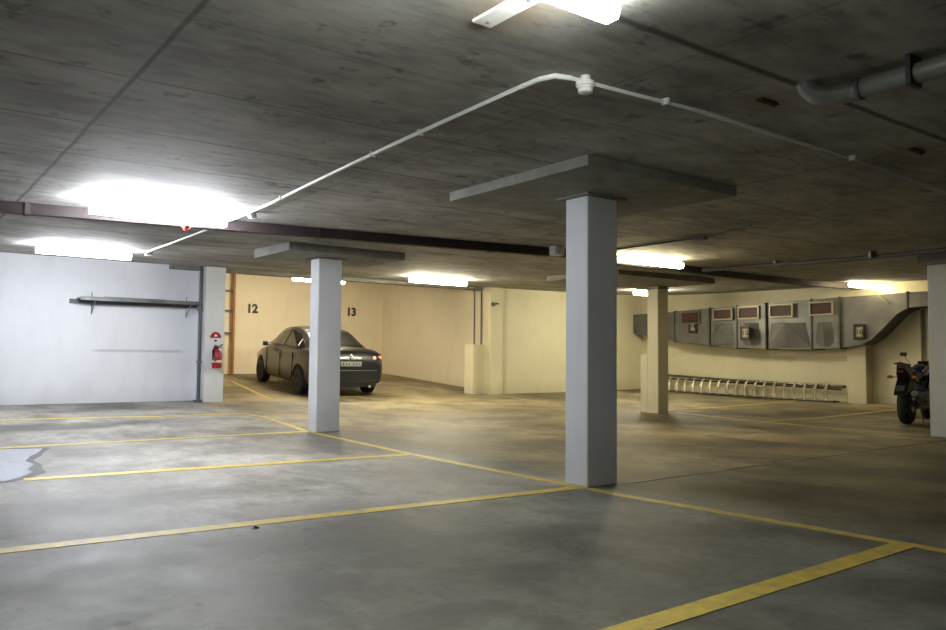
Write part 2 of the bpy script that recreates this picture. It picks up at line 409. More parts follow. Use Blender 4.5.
# ------------------------------------------------------------------ painted lines
def strip(pts, w, off=.002):
    """flat painted strip following the floor, ends at pts[0], pts[1]"""
    bm = BM(); prev = None
    P = []
    for (a, b) in zip(pts[:-1], pts[1:]):
        n = max(1, int(math.dist(a, b)/.25))
        P += [(a[0]+(b[0]-a[0])*i/n, a[1]+(b[1]-a[1])*i/n) for i in range(n)]
    P.append(pts[-1])
    for i, (x, y) in enumerate(P):
        q0 = P[max(0, i-1)]; q1 = P[min(len(P)-1, i+1)]
        d = Vector((q1[0]-q0[0], q1[1]-q0[1])).normalized(); n = Vector((-d.y, d.x))*w/2
        a = (x+n.x, y+n.y); b = (x-n.x, y-n.y)
        row = [bm.verts.new((a[0], a[1], gf(*a)+off)), bm.verts.new((b[0], b[1], gf(*b)+off)), bm.verts.new((b[0], b[1], gf(*b)-.002)), bm.verts.new((a[0], a[1], gf(*a)-.002))]
        if prev:
            for k in range(4): bm.faces.new([prev[k], prev[(k+1) % 4], row[(k+1) % 4], row[k]])
        else: bm.faces.new(row)
        prev = row
    bm.faces.new(list(reversed(prev)))
    return bm
G = 'yellow bay lines painted on the floor'
def pline(pts, w, label, mat='line', off=.002):
    return tag(obj('bay_line', strip(pts, w, off), mat), label, 'floor marking', G)
pline([(4.42, 11.72), (4.53, 11.15), (4.45, 10.1), (4.36, 9.35), (4.21, 6.68), (4.19, 4.48), (4.19, 3.9), (4.29, 2.6), (4.34, 1.8), (4.36, -.6)], .085, 'long yellow line running past both grey columns to the right edge')
pline([(-3, 4.53), (.5, 4.47), (4.21, 4.28)], .115, 'yellow bay line ending at foot of the largest column', off=.003)
pline([(.92, 6.87), (2.5, 6.75), (4.2, 6.62)], .14, 'yellow bay line starting at the puddle, second from the largest column', off=.003)
pline([(-3, 9.27), (1.0, 9.26), (4.36, 9.30)], .13, 'yellow bay line ending at foot of the column before the car', 'line', off=.003)
pline([(-2.5, 12.05), (1.3, 12.0), (3.3, 11.75), (4.42, 11.7)], .13, 'faded yellow bay line nearest the white wall', 'line', off=.003)
pline([(-.6, 1.95), (2.12, 1.96), (4.3, 2.02)], .115, 'thick bright yellow bay line at bottom right foreground', off=.003)
pline([(5.85, 14.05), (6.38, 17.6)], .075, 'yellow line along left side of the parked car')
pline([(5.85, 14.05), (7.2, 14.15), (8.9, 14.35)], .07, 'yellow line across the bay mouth behind the parked car', off=.003)
pline([(11.28, 9.15), (11.0, 7.7), (10.75, 6.3), (10.72, 4.75)], .12, 'worn yellow line between the two right-hand columns', 'line_faded')
pline([(11.3, 9.75), (15.4, 9.35)], .13, 'worn yellow line from cream-lit column towards the bicycle rack', 'line', off=.003)
pline([(11.0, 7.2), (15.4, 6.95)], .13, 'worn yellow line beside the motorcycle', 'line', off=.003)
pline([(10.72, 13.3), (10.45, 11.2)], .07, 'faint yellow line starting below the cream corner pier', 'line_faded')
# slab joint
tag(obj('slab_joint', strip([(4.6, 4.22), (7, 4.28), (9.4, 4.34), (10.6, 4.36)], .035, .003), simple('joint_filler', (128, 122, 100), .7, 0, .7, 1.2)), 'thin slab joint from largest column to the right-hand column', 'floor joint')

# puddle
pud = [(-1.6, 9.2), (.3, 9.15), (1.0, 9.12), (1.36, 8.98), (1.26, 8.62), (1.16, 8.35), (1.08, 8.02), (1.11, 7.76), (1.02, 7.46), (1.03, 7.25), (.91, 7.0), (.79, 6.86), (.6, 6.78), (-1.2, 6.7), (-2.0, 7.6)]
t = thing('puddle', 'shallow pale puddle on the floor at the left edge', 'puddle', (0, 8, .003))
bm = BM(); prism(bm, [(.0+(x-0)*1.0, y) for x, y in pud], 'Z', .002, .004); obj('water', bm, 'puddle', t, True)
wet = [(x+(.075+.03*math.sin(7*y))*(1 if x > 0 else -1), y+.05*(1 if y > 8 else -1)) for x, y in pud]
bm = BM(); prism(bm, wet, 'Z', -.002, .0025); obj('damp_edge', bm, 'wet', t, True)

# ------------------------------------------------------------------ services on the ceiling
def batten(x0, x1, y, ztop, mat, label, k=1):
    z = ztop
    t = thing('fluorescent_batten', label, 'ceiling light', ((x0+x1)/2, y, z), group='fluorescent battens under the ceiling')
    obj('housing', bx(x0+.02, x1-.02, y-.03, y+.03, z-.045, z, bev=.005), 'white_steel', t, True)
    prof = [(y+a*k, z-.045-b*k) for a, b in ((-.05, 0), (.05, 0), (.056, .03), (.04, .07), (-.04, .07), (-.056, .03))]
    bm = BM(); prism(bm, prof, 'X', x0, x1); obj('diffuser', bm, mat, t, True)
    return t
batten(.84, 2.06, 1.95, H, 'tube_top', 'lit ceiling light at the top of the picture', .72)
batten(1.38, 2.52, 7.22, 2.24, 'tube_cool', 'brightest cool white batten, hung beside the dark tray at left')
batten(1.58, 2.72, 11.5, cz(2, 11.5), 'tube_cool', 'cool white batten close to the white wall, lower left one')
batten(7.40, 8.56, 6.86, H+.02, 'tube_warm', 'warm batten just right of the largest column')
batten(7.42, 8.60, 11.8, cz(8, 11.8), 'tube_lane', 'batten over the lane between the parked car and corner pier')
batten(12.74, 13.6, 11.4, cz(13, 11.4), 'tube_lane', 'batten seen beside the top of the cream-lit column')
batten(14.45, 15.7, 7.66, cz(15, 7.6)-.01, 'tube_warm_dim', 'batten in front of the duct elbow at far right')
l5 = batten(7.1, 8.3, 16.0, 2.665, 'tube_recess', 'batten inside the recess above the car, half hidden by column')
for x in (7.3, 8.1): obj('suspension_rod', tube(BM(), [(x, 16.0, 2.66), (x, 16.0, 2.985)], .006, 6), 'steel', l5, True)
t = thing('mounting_plate', 'screwed white strip on rust-stained ceiling beside the top light', 'mounting plate', (1.83, 2.25, H))
obj('plate', bx(1.785, 1.875, 2.03, 2.42, H-.012, H+.003, bev=.003), 'white_steel', t, True)
for y in (2.14, 2.38): obj('screw', lathe(BM(), [(.008, 0), (.008, .006)], 'Z', (1.83, y, H-.018), 8), 'steel', t, True)
def chan(a, b, w, drop0):
    """rectangular channel from a to b following the ceiling"""
    bm = BM(); prev = None; n = 24
    d = Vector((b[0]-a[0], b[1]-a[1])).normalized(); nn = Vector((-d.y, d.x))*w/2
    for i in range(n+1):
        x = a[0]+(b[0]-a[0])*i/n; y = a[1]+(b[1]-a[1])*i/n; g = cz(x, y)
        row = [bm.verts.new((x+nn.x, y+nn.y, g-drop0)), bm.verts.new((x-nn.x, y-nn.y, g-drop0)), bm.verts.new((x-nn.x, y-nn.y, g-.003)), bm.verts.new((x+nn.x, y+nn.y, g-.003))]
        if prev:
            for k in range(4): bm.faces.new([prev[k], prev[(k+1) % 4], row[(k+1) % 4], row[k]])
        else: bm.faces.new(row)
        prev = row
    bm.faces.new(list(reversed(prev)))
    return bm
t = thing('cable_tray', 'dark maroon cable tray crossing the ceiling left of largest column', 'cable tray', (1.4, 7.85, 2.2))
obj('channel', chan((-6.9, 9.18), (6.36, 7.06), .10, .10), 'tray', t, True)
for x in (-2, 1, 3.6, 5.6):
    y = 9.18-.16*(x+6.9); obj('strap', bx(x-.02, x+.02, y-.062, y+.062, cz(x, y)-.106, cz(x, y)-.003), 'tray', t, True)
t = thing('cable_tray', 'dark cable tray running on towards the duct at right', 'cable tray', (11, 7.5, 2.2))
obj('channel', chan((6.44, 6.98), (15.75, 8.2), .10, .10), 'tray', t, True)
t = thing('junction_box', 'small white box beside the top of the largest column', 'junction box', (6.3, 6.85, 2.18))
obj('enclosure', bx(6.24, 6.37, 6.78, 6.90, 2.14, 2.25, bev=.006), 'plastic', t, True)
obj('lid', bx(6.23, 6.243, 6.79, 6.89, 2.15, 2.24), 'plastic', t, True)
t = thing('ceiling_pipe', 'long pipe under the ceiling passing over the right-hand column', 'pipe', (9.8, 4, 2.23))
obj('pipe_run', tube(BM(), [(9.6, 7.3, 2.245), (9.85, 5.3, 2.232), (9.80, 4.05, 2.228), (9.72, -1, 2.226)], .030, 10), 'pipe_dark', t, True, True)
for y in (6.2, 4.9): obj('saddle', bx(9.72, 9.86, y, y+.03, 2.21, cz(9.8, y)), 'steel', t, True)
t = thing('ceiling_cable', 'thin dark cable on the ceiling right of largest column', 'cable', (7.0, 6, 2.25))
obj('cable_run', tube(BM(), [(7.05, 6.7, 2.255), (7.04, 5.9, 2.252), (7.02, 5.2, 2.25), (6.74, 4.55, 2.25)], .010, 8), 'pipe_dark', t, True, True)
obj('cable_knot', bx(6.99, 7.06, 5.30, 5.40, 2.225, 2.26), 'pipe_dark', t, True)
t = thing('white_conduit', 'white conduit running diagonally over the ceiling to the smoke detector', 'conduit', (2.4, 2.63, H))
zc = 2.232
obj('conduit_run', tube(BM(), [(2.66, 7.60, 2.240), (2.655, 7.2, 2.238), (2.62, 6.4, 2.234), (2.56, 5.7, zc), (2.49, 4.74, zc), (2.44, 3.9, zc), (2.395, 2.85, zc), (2.395, 2.72, zc), (2.42, 2.645, zc), (2.50, 2.62, zc)], .0125, 10), 'plastic', t, True, True)
obj('conduit_run', tube(BM(), [(2.50, 2.62, zc), (3.36, 2.57, zc), (4.56, 2.59, zc), (6.45, 2.67, zc), (8.5, 2.72, zc)], .010, 10), 'plastic', t, True, True)
for x, y in ((2.475, 4.4), (2.445, 3.8), (2.59, 6.1)): obj('saddle', bx(x-.018, x+.018, y, y+.015, zc-.015, H), 'plastic', t, True)
for x in (3.1, 4.9): obj('saddle', bx(x, x+.015, 2.56, 2.60, zc-.013, H), 'plastic', t, True)
t = thing('white_conduit', 'far piece of white conduit beyond the dark tray near white wall', 'conduit', (2.8, 10, 2.3))
obj('conduit_run', tube(BM(), [(x, y, cz(x, y)-.018) for x, y in ((2.665, 7.72), (2.70, 8.3), (2.73, 9.0), (2.77, 9.8), (2.81, 10.6), (2.86, 11.3))], .0125, 10), 'plastic', t, True, True)
obj('end_fitting', bx(2.88, 2.96, 11.3, 11.4, cz(2.9, 11.3)-.045, cz(2.9, 11.3)), 'plastic', t, True)
t = thing('junction_box', 'little white fitting on the conduit just before the dark tray', 'junction box', (2.68, 7.1, 2.22))
obj('enclosure', lathe(BM(), [(.025, 0), (.04, .015), (.04, .045), (.03, .055)], 'Z', (2.70, 7.02, 2.195), 16), 'plastic', t, True, True)
t = thing('smoke_detector', 'white smoke detector hanging on the conduit near picture top', 'smoke detector', (2.57, 2.60, H))
zd = H
obj('base', lathe(BM(), [(.024, 0), (.024, -.022), (.041, -.025), (.045, -.033), (.045, -.046), (.040, -.05)], 'Z', (2.57, 2.60, zd), 28), 'plastic', t, True, True)
obj('sensing_head', lathe(BM(), [(.040, -.05), (.038, -.057), (.033, -.059), (.034, -.064), (.034, -.075), (.027, -.080), (.011, -.082)], 'Z', (2.57, 2.60, zd), 28), 'plastic', t, True, True)
t = thing('heat_detector', 'small white ceiling detector with red tip under the brightest light', 'detector', (2.17, 7.2, 2.125))
obj('base', lathe(BM(), [(.045, 0), (.05, -.018), (.04, -.035)], 'Z', (2.17, 7.22, 2.125), 20), 'plastic', t, True, True)
obj('indicator', lathe(BM(), [(.031, -.035), (.028, -.055), (.012, -.07)], 'Z', (2.17, 7.22, 2.125), 16), 'lens_red', t, True, True)
t = thing('drain_pipe', 'grey drainage pipe with an elbow at top right', 'pipe', (3.5, 1.7, 2.17))
obj('pipe_run', tube(BM(), [(3.51, 1.79, 2.175), (3.495, 1.4, 2.175), (3.48, -1.5, 2.175)], .045, 20), 'pipe_grey', t, True, True)
obj('elbow', tube(BM(), [(3.45, 2.03, 2.26), (3.46, 2.02, 2.225), (3.475, 1.985, 2.19), (3.49, 1.93, 2.178), (3.505, 1.86, 2.175), (3.51, 1.80, 2.175)], .048, 20), 'pipe_grey', t, True, True)
obj('coupling', tube(BM(), [(3.512, 1.83, 2.175), (3.508, 1.80, 2.175)], .052, 20), 'steel', t, True, True)
obj('hanger', bx(3.44, 3.545, 1.555, 1.575, 2.12, H), 'black', t, True)
for (x, y, lb) in ((3.53, 2.285, 'small rusty plate on the ceiling near the drainpipe elbow'), (5.08, 2.265, 'small rusty plate on the ceiling at right picture edge')):
    t = thing('rusty_plate', lb, 'fixing plate', (x, y, H), group='rusty fixing plates')
    obj('plate', bx(x-.075, x+.075, y-.018, y+.018, H-.014, H-.001, bev=.003), 'rust', t, True)
    for s in (-.055, .055): obj('bolt', lathe(BM(), [(.008, 0), (.008, .01)], 'Z', (x+s, y, H-.023), 8), 'rust', t, True)

# ------------------------------------------------------------------ white wall items
t = thing('wall_shelf', 'long grey steel shelf bracketed high on the white wall', 'shelf', (3.5, 14.2, 1.85))
obj('shelf_board', bx(2.55, 4.42, 13.86, 14.2, 1.83, 1.85), 'steel', t, True)
obj('front_lip', bx(2.55, 4.42, 13.85, 13.865, 1.80, 1.86), 'steel', t, True)
obj('wall_rail', bx(2.45, 4.48, 14.16, 14.2, 1.76, 1.83), 'pipe_dark', t, True)
for x in (2.78, 4.3):
    obj('brace', tube(BM(), [(x, 13.88, 1.83), (x, 14.19, 1.60)], .010, 6), 'steel', t, True)
    obj('brace', tube(BM(), [(x, 14.18, 1.60), (x, 14.18, 1.95)], .009, 6), 'steel', t, True)
tag(obj('metal_rod', tube(BM(), [(2.92, 14.0, 1.866), (3.9, 14.02, 1.866)], .014, 8), 'pipe_grey'), 'thin metal rod lying on top of the wall shelf', 'rod')
t = thing('fire_extinguisher', 'red fire extinguisher hung on the white pier', 'fire extinguisher', (4.68, 13.68, .74))
ex, ey = 4.685, 13.655; EZ = -.045
obj('cylinder', lathe(BM(), [(.03, .76), (.074, .765), (.082, .78), (.082, 1.01), (.068, 1.055), (.03, 1.085), (.022, 1.1)], 'Z', (ex, ey, EZ), 24), 'red', t, True, True)
obj('label_band', lathe(BM(), [(.0832, .86), (.0832, .90)], 'Z', (ex, ey, EZ), 24, cap=False), 'sign_white', t, True, True)
bm = BM(); tube(bm, [(ex, ey, 1.045), (ex, ey, 1.085)], .022, 10); obj('valve', bm, 'black', t, True)
bm = BM(); tube(bm, [(ex-.02, ey, 1.075), (ex+.09, ey-.02, 1.125)], .011, 8); tube(bm, [(ex-.02, ey, 1.065), (ex+.08, ey-.02, 1.075)], .010, 8); obj('handle', bm, 'chrome', t, True)
obj('hose', tube(BM(), [(ex-.01, ey, 1.065), (ex-.05, ey-.03, 1.075), (ex-.085, ey-.05, 1.02), (ex-.085, ey-.06, .92), (ex-.065, ey-.09, .84)], .019, 8), 'black', t, True, True)
obj('wall_hook', bx(ex-.02, ex+.02, 13.72, 13.75, 1.0, 1.12), 'steel', t, True)
t = thing('extinguisher_sign', 'small red arched sign above the fire extinguisher', 'sign', (4.68, 13.745, 1.3))
bm = BM(); prism(bm, [(4.585, 1.24), (4.785, 1.24), (4.77, 1.29), (4.735, 1.33), (4.685, 1.345), (4.635, 1.33), (4.60, 1.29)], 'Y', 13.74, 13.75); obj('sign_panel', bm, 'red', t, True)
bm = BM(); prism(bm, [(4.655, 1.262), (4.715, 1.262), (4.70, 1.30), (4.67, 1.30)], 'Y', 13.736, 13.741); obj('symbol', bm, 'sign_white', t, True)
tag(obj('inspection_tag', bx(4.665, 4.705, 13.738, 13.75, 1.175, 1.205), 'black'), 'tiny black tag between red sign and the extinguisher', 'tag')

# bay number signs
def text_mesh(s, size, ext=.003):
    cu = bpy.data.curves.new('digits', 'FONT'); cu.body = s; cu.size = size; cu.extrude = ext; cu.offset = size*.045 if size > .2 else 0; cu.align_x = 'CENTER'; cu.align_y = 'CENTER'
    tmp = bpy.data.objects.new('tmp', cu); C.objects.link(tmp)
    dg = bpy.context.evaluated_depsgraph_get(); me = bpy.data.meshes.new_from_object(tmp.evaluated_get(dg))
    bpy.data.objects.remove(tmp); return me
def number_sign(txt, loc, rotz, label, dark):
    t = thing('bay_number_sign', label, 'number sign', loc, (0, 0, rotz), group='bay number signs')
    if dark: obj('plate', bx(-.11, .11, -.012, 0, -.15, .15, bev=.02), 'sign_black', t); obj('number_field', bx(-.06, .06, -.016, -.012, -.09, .09), 'bronze', t)
    else: obj('plate', bx(-.12, .12, -.012, 0, -.13, .13), 'cream', t)
    me = text_mesh(txt, .15 if dark else .30, .006); me.materials.append(M['sign_black'])
    o = bpy.data.objects.new('digits', me); C.objects.link(o); o.parent = t; o.rotation_euler = (R(90), 0, 0); o.location = (0, -.018 if dark else -.014, 0)
number_sign('12', (7.51, 19.398, 2.1), 0, 'black bay number on recess wall above the car bonnet', False)
number_sign('13', (10.30, 19.398, 2.13), 0, 'black bay number on recess wall above the car boot', False)

# ------------------------------------------------------------------ ventilation duct on the right wall
t = thing('ventilation_duct', 'large galvanised duct with five grilles along the right wall', 'duct', (15.5, 10, 1.2))
XF, XB = 15.3, 15.78
bot = [(14.0, 1.62), (13.4, 1.5), (12.45, 1.36), (11.7, 1.28), (10.65, 1.2), (9.4, 1.17), (8.36, 1.19), (7.95, 1.25), (7.75, 1.35), (7.56, 1.52), (7.4, 1.68), (7.25, 1.83), (7.05, 1.93), (6.8, 1.95), (2.0, 1.93)]
bot[0] = (13.86, 1.60)
top = [(13.86, 2.06), (12.45, 2.08), (9.4, 2.18), (7.05, 2.22), (2.0, 2.2)]
def interp(L, y):
    for (a, b) in zip(L[:-1], L[1:]):
        if b[0] <= y <= a[0]: return a[1]+(b[1]-a[1])*(a[0]-y)/(a[0]-b[0])
    return L[-1][1]
cuts = [13.86, 12.45, 11.45, 10.72, 10.0, 8.95, 8.36, 7.05, 2.0]
for i in range(len(cuts)-1):
    a, b = cuts[i], cuts[i+1]
    ys = sorted({a, b, *[q[0] for q in bot if b < q[0] < a]}, reverse=True)
    poly = [(y, interp(bot, y)) for y in ys]+[(y, interp(top, y)) for y in reversed(ys)]
    dx = .0 if i % 2 else .03
    if i in (0,): dx = .12
    bm = BM(); prism(bm, poly, 'X', XF+dx, XB)
    obj('duct_section', bm, 'duct', t, True)
    if i: obj('flange', bx(XF-.02, XB, a-.015, a+.015, interp(bot, a)-.02, interp(top, a)+.015), 'duct_dark', t, True)
# pyramid shaped stiffened panels
for (ya, yb, zk) in ((10.0, 8.98, 1.72), (10.66, 10.05, 1.75), (8.93, 8.40, 1.72), (11.40, 10.78, 1.75)):
    bm = BM(); z0 = max(interp(bot, ya), interp(bot, yb))+.02; x = XF+.03
    b = [bm.verts.new((x, ya, z0)), bm.verts.new((x, yb, z0)), bm.verts.new((x, yb+(ya-yb)*.12, zk)), bm.verts.new((x, ya-(ya-yb)*.12, zk))]
    ap = bm.verts.new((XF-.10, (ya+yb)/2, zk-.03)); ap2 = bm.verts.new((XF-.02, (ya+yb)/2, z0+.02))
    bm.faces.new([b[0], b[3], ap]); bm.faces.new([b[3], b[2], ap]); bm.faces.new([b[2], b[1], ap]); bm.faces.new([b[0], ap, ap2]); bm.faces.new([b[1], ap2, ap]); bm.faces.new([b[0], ap2, b[1], b[2], b[3]])
    obj('stiffened_panel', bm, 'duct', t, True)
for (ya, yb, za, zb) in ((12.2, 11.72, 1.79, 2.03), (11.30, 10.84, 1.86, 2.06), (10.64, 10.17, 1.86, 2.08), (9.86, 9.37, 1.87, 2.09), (8.95, 8.50, 1.88, 2.10)):
    f = BM(); e = .03
    for (y0, y1, z0, z1) in ((yb-e, ya+e, zb, zb+e), (yb-e, ya+e, za-e, za), (ya, ya+e, za, zb), (yb-e, yb, za, zb)): box(f, XF-.05, XF+.05, y0, y1, z0, z1)
    g = obj('grille', f, 'bronze' if ya < 12 else 'duct', t, True)
    l = BM(); n = 6
    box(l, XF-.01, XF+.02, yb, ya, za, zb)
    for k in range(n):
        z = za+(zb-za)*(k+.5)/n; box(l, XF-.035, XF-.012, yb, ya, z-.006, z+.006)
    obj('louvre', l, 'louvre', g)
    C.objects[-1].parent = g
    lo = C.objects[-1]
    bmx = bmesh.new(); bmx.from_mesh(lo.data); bmesh.ops.transform(bmx, matrix=Matrix.Translation(-t.location), verts=bmx.verts[:]); bmx.to_mesh(lo.data); bmx.free()
for i, (y, z, x, tx, lb) in enumerate(((11.89, 1.70, XF-.03, '14', 'black framed number plate on duct beside the cream-lit column'), (10.37, 1.52, XF-.20, '15', 'black framed number plate at middle of the duct'), (7.95, 1.50, XF-.01, '16', 'black framed number plate on the duct elbow'))):
    number_sign(tx, (x, y, z), -PI/2, lb, True)
tag(obj('conduit', tube(BM(), [(15.75, 7.0, .1), (15.75, 7.0, 1.9)], .025, 8), 'pipe_grey'), 'thin vertical conduit on the right wall behind the motorcycle', 'conduit')
tag(obj('duct_stay', tube(BM(), [(15.2, 7.6, 2.25), (15.22, 7.35, 2.02)], .012, 8), 'bronze'), 'short slanting stay below the far right lamp', 'stay')

# bicycle rack
t = thing('bicycle_rack', 'long low bicycle rack with many hoops at the right wall', 'bicycle rack', (15.5, 10.8, .1))
def rz(y): return gm(15.5, y)
obj('top_rail', tube(BM(), [(15.6, 13.3, .40+rz(13.3)), (15.6, 10.8, .36+rz(10.8)), (15.6, 8.45, .32+rz(8.45))], .032, 8), 'rack', t, True, True)
obj('bottom_rail', tube(BM(), [(15.42, 13.3, .03+rz(13.3)), (15.42, 10.8, .03+rz(10.8)), (15.42, 8.55, .03+rz(8.55))], .028, 8), 'rack', t, True, True)
obj('back_rail', tube(BM(), [(15.68, 13.3, .32+rz(13.3)), (15.68, 8.55, .26+rz(8.55))], .02, 8), 'rack', t, True, True)
obj('end_cap', lathe(BM(), [(.03, 0), (.03, .06)], 'Y', (15.6, 8.42, .32+rz(8.4)), 10), 'black', t, True)
hn = 20
for k in range(hn):
    y = 8.72+k*.235; z = rz(y)
    bm = BM(); tube(bm, [(15.40, y, z+.04), (15.42, y+.01, z+.20), (15.50, y+.03, z+.34), (15.60, y+.05, z+.36)], .017, 6); tube(bm, [(15.44, y+.10, z+.04), (15.46, y+.09, z+.20), (15.54, y+.07, z+.33), (15.60, y+.05, z+.36)], .017, 6)
    obj('hoop', bm, 'rack_light', t, True, True)
for y in (8.6, 10.9, 13.2):
    obj('foot', bx(15.38, 15.66, y-.02, y+.02, rz(y), rz(y)+.03), 'rack', t, True)

# ------------------------------------------------------------------ the car
def car():
    cy0, dz = 16.17, gf(7.6, 17.57)-gf(7.6, 14.78)
    t = thing('car', 'dark grey four-door saloon parked nose-in in the recess', 'car', (7.62, 16.05, gf(7.6, 16.05)+.010), (math.atan2(dz, 2.79), 0, R(-5.0)))
    t.scale = (.9, .9, .9)
    # lower body loft
    st = [(-2.29, .64, .33, .72), (-2.28, .72, .29, .80), (-2.22, .79, .27, .955), (-2.10, .83, .25, 1.03), (-1.75, .875, .20, 1.05), (-1.35, .895, .19, 1.045), (-.7, .90, .18, 1.02), (0, .90, .18, 1.0), (.7, .895, .18, .98), (1.15, .89, .19, .965), (1.5, .88, .19, .92), (1.9, .83, .21, .84), (2.12, .74, .25, .75), (2.24, .58, .32, .62)]
    bm = BM(); rings = []
    for (y, w, zb, zt) in st:
        h = zt-zb
        half = [(0, zb), (w*.6, zb), (w*.90, zb+.02), (w*.975, zb+.12*h), (w, zb+.42*h), (w*.985, zb+.70*h), (w*.945, zb+.86*h), (w*.88, zb+.96*h), (w*.6, zt+.012), (0, zt+.025)]
        ring = [bm.verts.new((x, y, z)) for x, z in half]+[bm.verts.new((-x, y, z)) for x, z in reversed(half[1:-1])]
        rings.append(ring)
    n = len(rings[0])
    for a, b in zip(rings[:-1], rings[1:]):
        for k in range(n): bm.faces.new([a[k], a[(k+1) % n], b[(k+1) % n], b[k]])
    bm.faces.new(list(reversed(rings[0]))); bm.faces.new(rings[-1])
    bmesh.ops.recalc_face_normals(bm, faces=bm.faces[:])
    body = obj('body', bm, 'carpaint', t, smooth=True, sub=2, auto=70)
    # wheel arches cut with a boolean, then baked
    cb = BM()
    for y in (-1.40, 1.39):
        for s in (-1, 1):
            lathe(cb, [(.355, s*.58), (.355, s*1.2)] if s > 0 else [(.355, -1.2), (.355, -.58)], 'X', (0, y, .315), 32)
    bmesh.ops.recalc_face_normals(cb, faces=cb.faces[:])
    me = bpy.data.meshes.new('cut'); cb.to_mesh(me); cb.free(); cut = bpy.data.objects.new('cut', me); C.objects.link(cut); cut.parent = t
    md = body.modifiers.new('b', 'BOOLEAN'); md.object = cut; md.operation = 'DIFFERENCE'; md.solver = 'EXACT'
    bpy.context.view_layer.update(); dg = bpy.context.evaluated_depsgraph_get()
    nm = bpy.data.meshes.new_from_object(body.evaluated_get(dg)); body.modifiers.clear(); body.data = nm
    for p_ in nm.polygons: p_.use_smooth = True
    try: nm.set_sharp_from_angle(angle=R(50))
    except Exception: pass
    bpy.data.objects.remove(cut)
    # greenhouse
    gs = [(-1.62, 1.05, .66, .76), (-1.30, 1.20, .60, .80), (-.95, 1.355, .565, .815), (-.55, 1.435, .565, .82), (-.1, 1.46, .575, .82), (.3, 1.44, .58, .82), (.62, 1.365, .59, .815), (.95, 1.18, .63, .80), (1.28, .985, .69, .77)]
    def gi(y):
        for a, b in zip(gs[:-1], gs[1:]):
            if a[0] <= y <= b[0]:
                f = (y-a[0])/(b[0]-a[0]); return [a[i]+(b[i]-a[i])*f for i in range(4)]
        return gs[-1]
    bz = .97
    def sx(y, z):
        _, zt, wt, wb = gi(y); f = max(0, min(1, (z-bz)/max(.02, zt-.045-bz))); return wb+(wt-wb)*f
    bm = BM(); rings = []
    for (y, zt, wt, wb) in gs:
        half = [(0, bz-.05), (wb, bz-.05), (wb, bz), (wb+(wt-wb)*.5, bz+(zt-.045-bz)*.5), (wt, zt-.045), (wt-.07, zt-.008), (wt*.5, zt+.012), (0, zt+.02)]
        rings.append([bm.verts.new((x, y, z)) for x, z in half]+[bm.verts.new((-x, y, z)) for x, z in reversed(half[1:-1])])
    n = len(rings[0])
    for a, b in zip(rings[:-1], rings[1:]):
        for k in range(n): bm.faces.new([a[k], a[(k+1) % n], b[(k+1) % n], b[k]])
    bm.faces.new(list(reversed(rings[0]))); bm.faces.new(rings[-1])
    obj('roof', bm, 'carpaint', t, smooth=True, auto=35)
    # side windows
    def win(poly, s):
        bm = BM(); inn = []; out = []
        for (y, z) in poly:
            x = sx(y, z); out.append(bm.verts.new((s*(x+.010), y, z))); inn.append(bm.verts.new((s*(x-.02), y, z)))
        bm.faces.new(out); bm.faces.new(list(reversed(inn))); k = len(poly)
        for i in range(k): bm.faces.new([out[i], out[(i+1) % k], inn[(i+1) % k], inn[i]])
        return bm
    for s in (-1, 1):
        obj('side_window', win([(-.10, 1.02), (-.10, 1.20), (-.08, 1.375), (.22, 1.365), (.50, 1.30), (.80, 1.15), (1.02, 1.02)], s), 'glass', t)
        obj('side_window', win([(-.18, 1.02), (-.18, 1.20), (-.16, 1.375), (-.50, 1.365), (-.80, 1.30), (-.98, 1.20), (-1.02, 1.02)], s), 'glass', t)
        obj('side_window', win([(-1.06, 1.03), (-1.03, 1.19), (-1.22, 1.09), (-1.28, 1.03)], s), 'glass', t)
        bm = BM(); tube(bm, [(s*(sx(y, 1.0)+.014), y, 1.0+.012) for y in (-1.3, -.6, 0, .6, 1.05)], .008, 6); obj('window_trim', bm, 'black', t)
    def top_panel(ya, yb, wfrac, name, m=8):
        bm = BM(); V = []
        for i in range(m+1):
            y = ya+(yb-ya)*i/m; _, zt, wt, wb = gi(y); row = []
            row2 = []
            for j, u in enumerate((-1, -.5, 0, .5, 1)):
                x = u*(wt*wfrac); zz = zt+(.022 if u == 0 else .017 if abs(u) == .5 else .004)
                row.append(bm.verts.new((x, y, zz+.004)))
            V.append(row)
        for i in range(m):
            for j in range(4): bm.faces.new([V[i][j], V[i][j+1], V[i+1][j+1], V[i+1][j]])
        r = bmesh.ops.extrude_face_region(bm, geom=bm.faces[:]); bmesh.ops.translate(bm, vec=(0, 0, -.02), verts=[v for v in r['geom'] if isinstance(v, bmesh.types.BMVert)])
        return obj(name, bm, 'glass', t, smooth=True)
    top_panel(-1.56, -.86, .86, 'rear_window'); top_panel(.55, 1.22, .88, 'windscreen')
    # wheels
    for (y, s) in ((-1.40, -1), (-1.40, 1), (1.39, -1), (1.39, 1)):
        prof = [(.20, .70), (.29, .695), (.315, .715), (.318, .78), (.315, .87), (.29, .892), (.22, .89)]
        prof = [(r_, s*x) for r_, x in prof]
        w = obj('wheel', lathe(BM(), prof, 'X', (0, y, .315), 36), 'rubber', t, smooth=True)
        bm = BM(); lathe(bm, [(.222, s*.86), (.222, s*.887), (.20, s*.892), (.195, s*.865)], 'X', (0, y, .315), 32, cap=False)
        lathe(bm, [(.05, s*.84), (.05, s*.885), (.03, s*.89)], 'X', (0, y, .315), 16)
        for k in range(7):
            a = 2*PI*k/7; m_ = Matrix.Translation((0, y, .315)) @ Matrix.Rotation(a, 4, 'X')
            box(bm, min(s*.86, s*.882), max(s*.86, s*.882), -.022, .022, .04, .205, m_)
        obj('rim', bm, 'alloy', w)
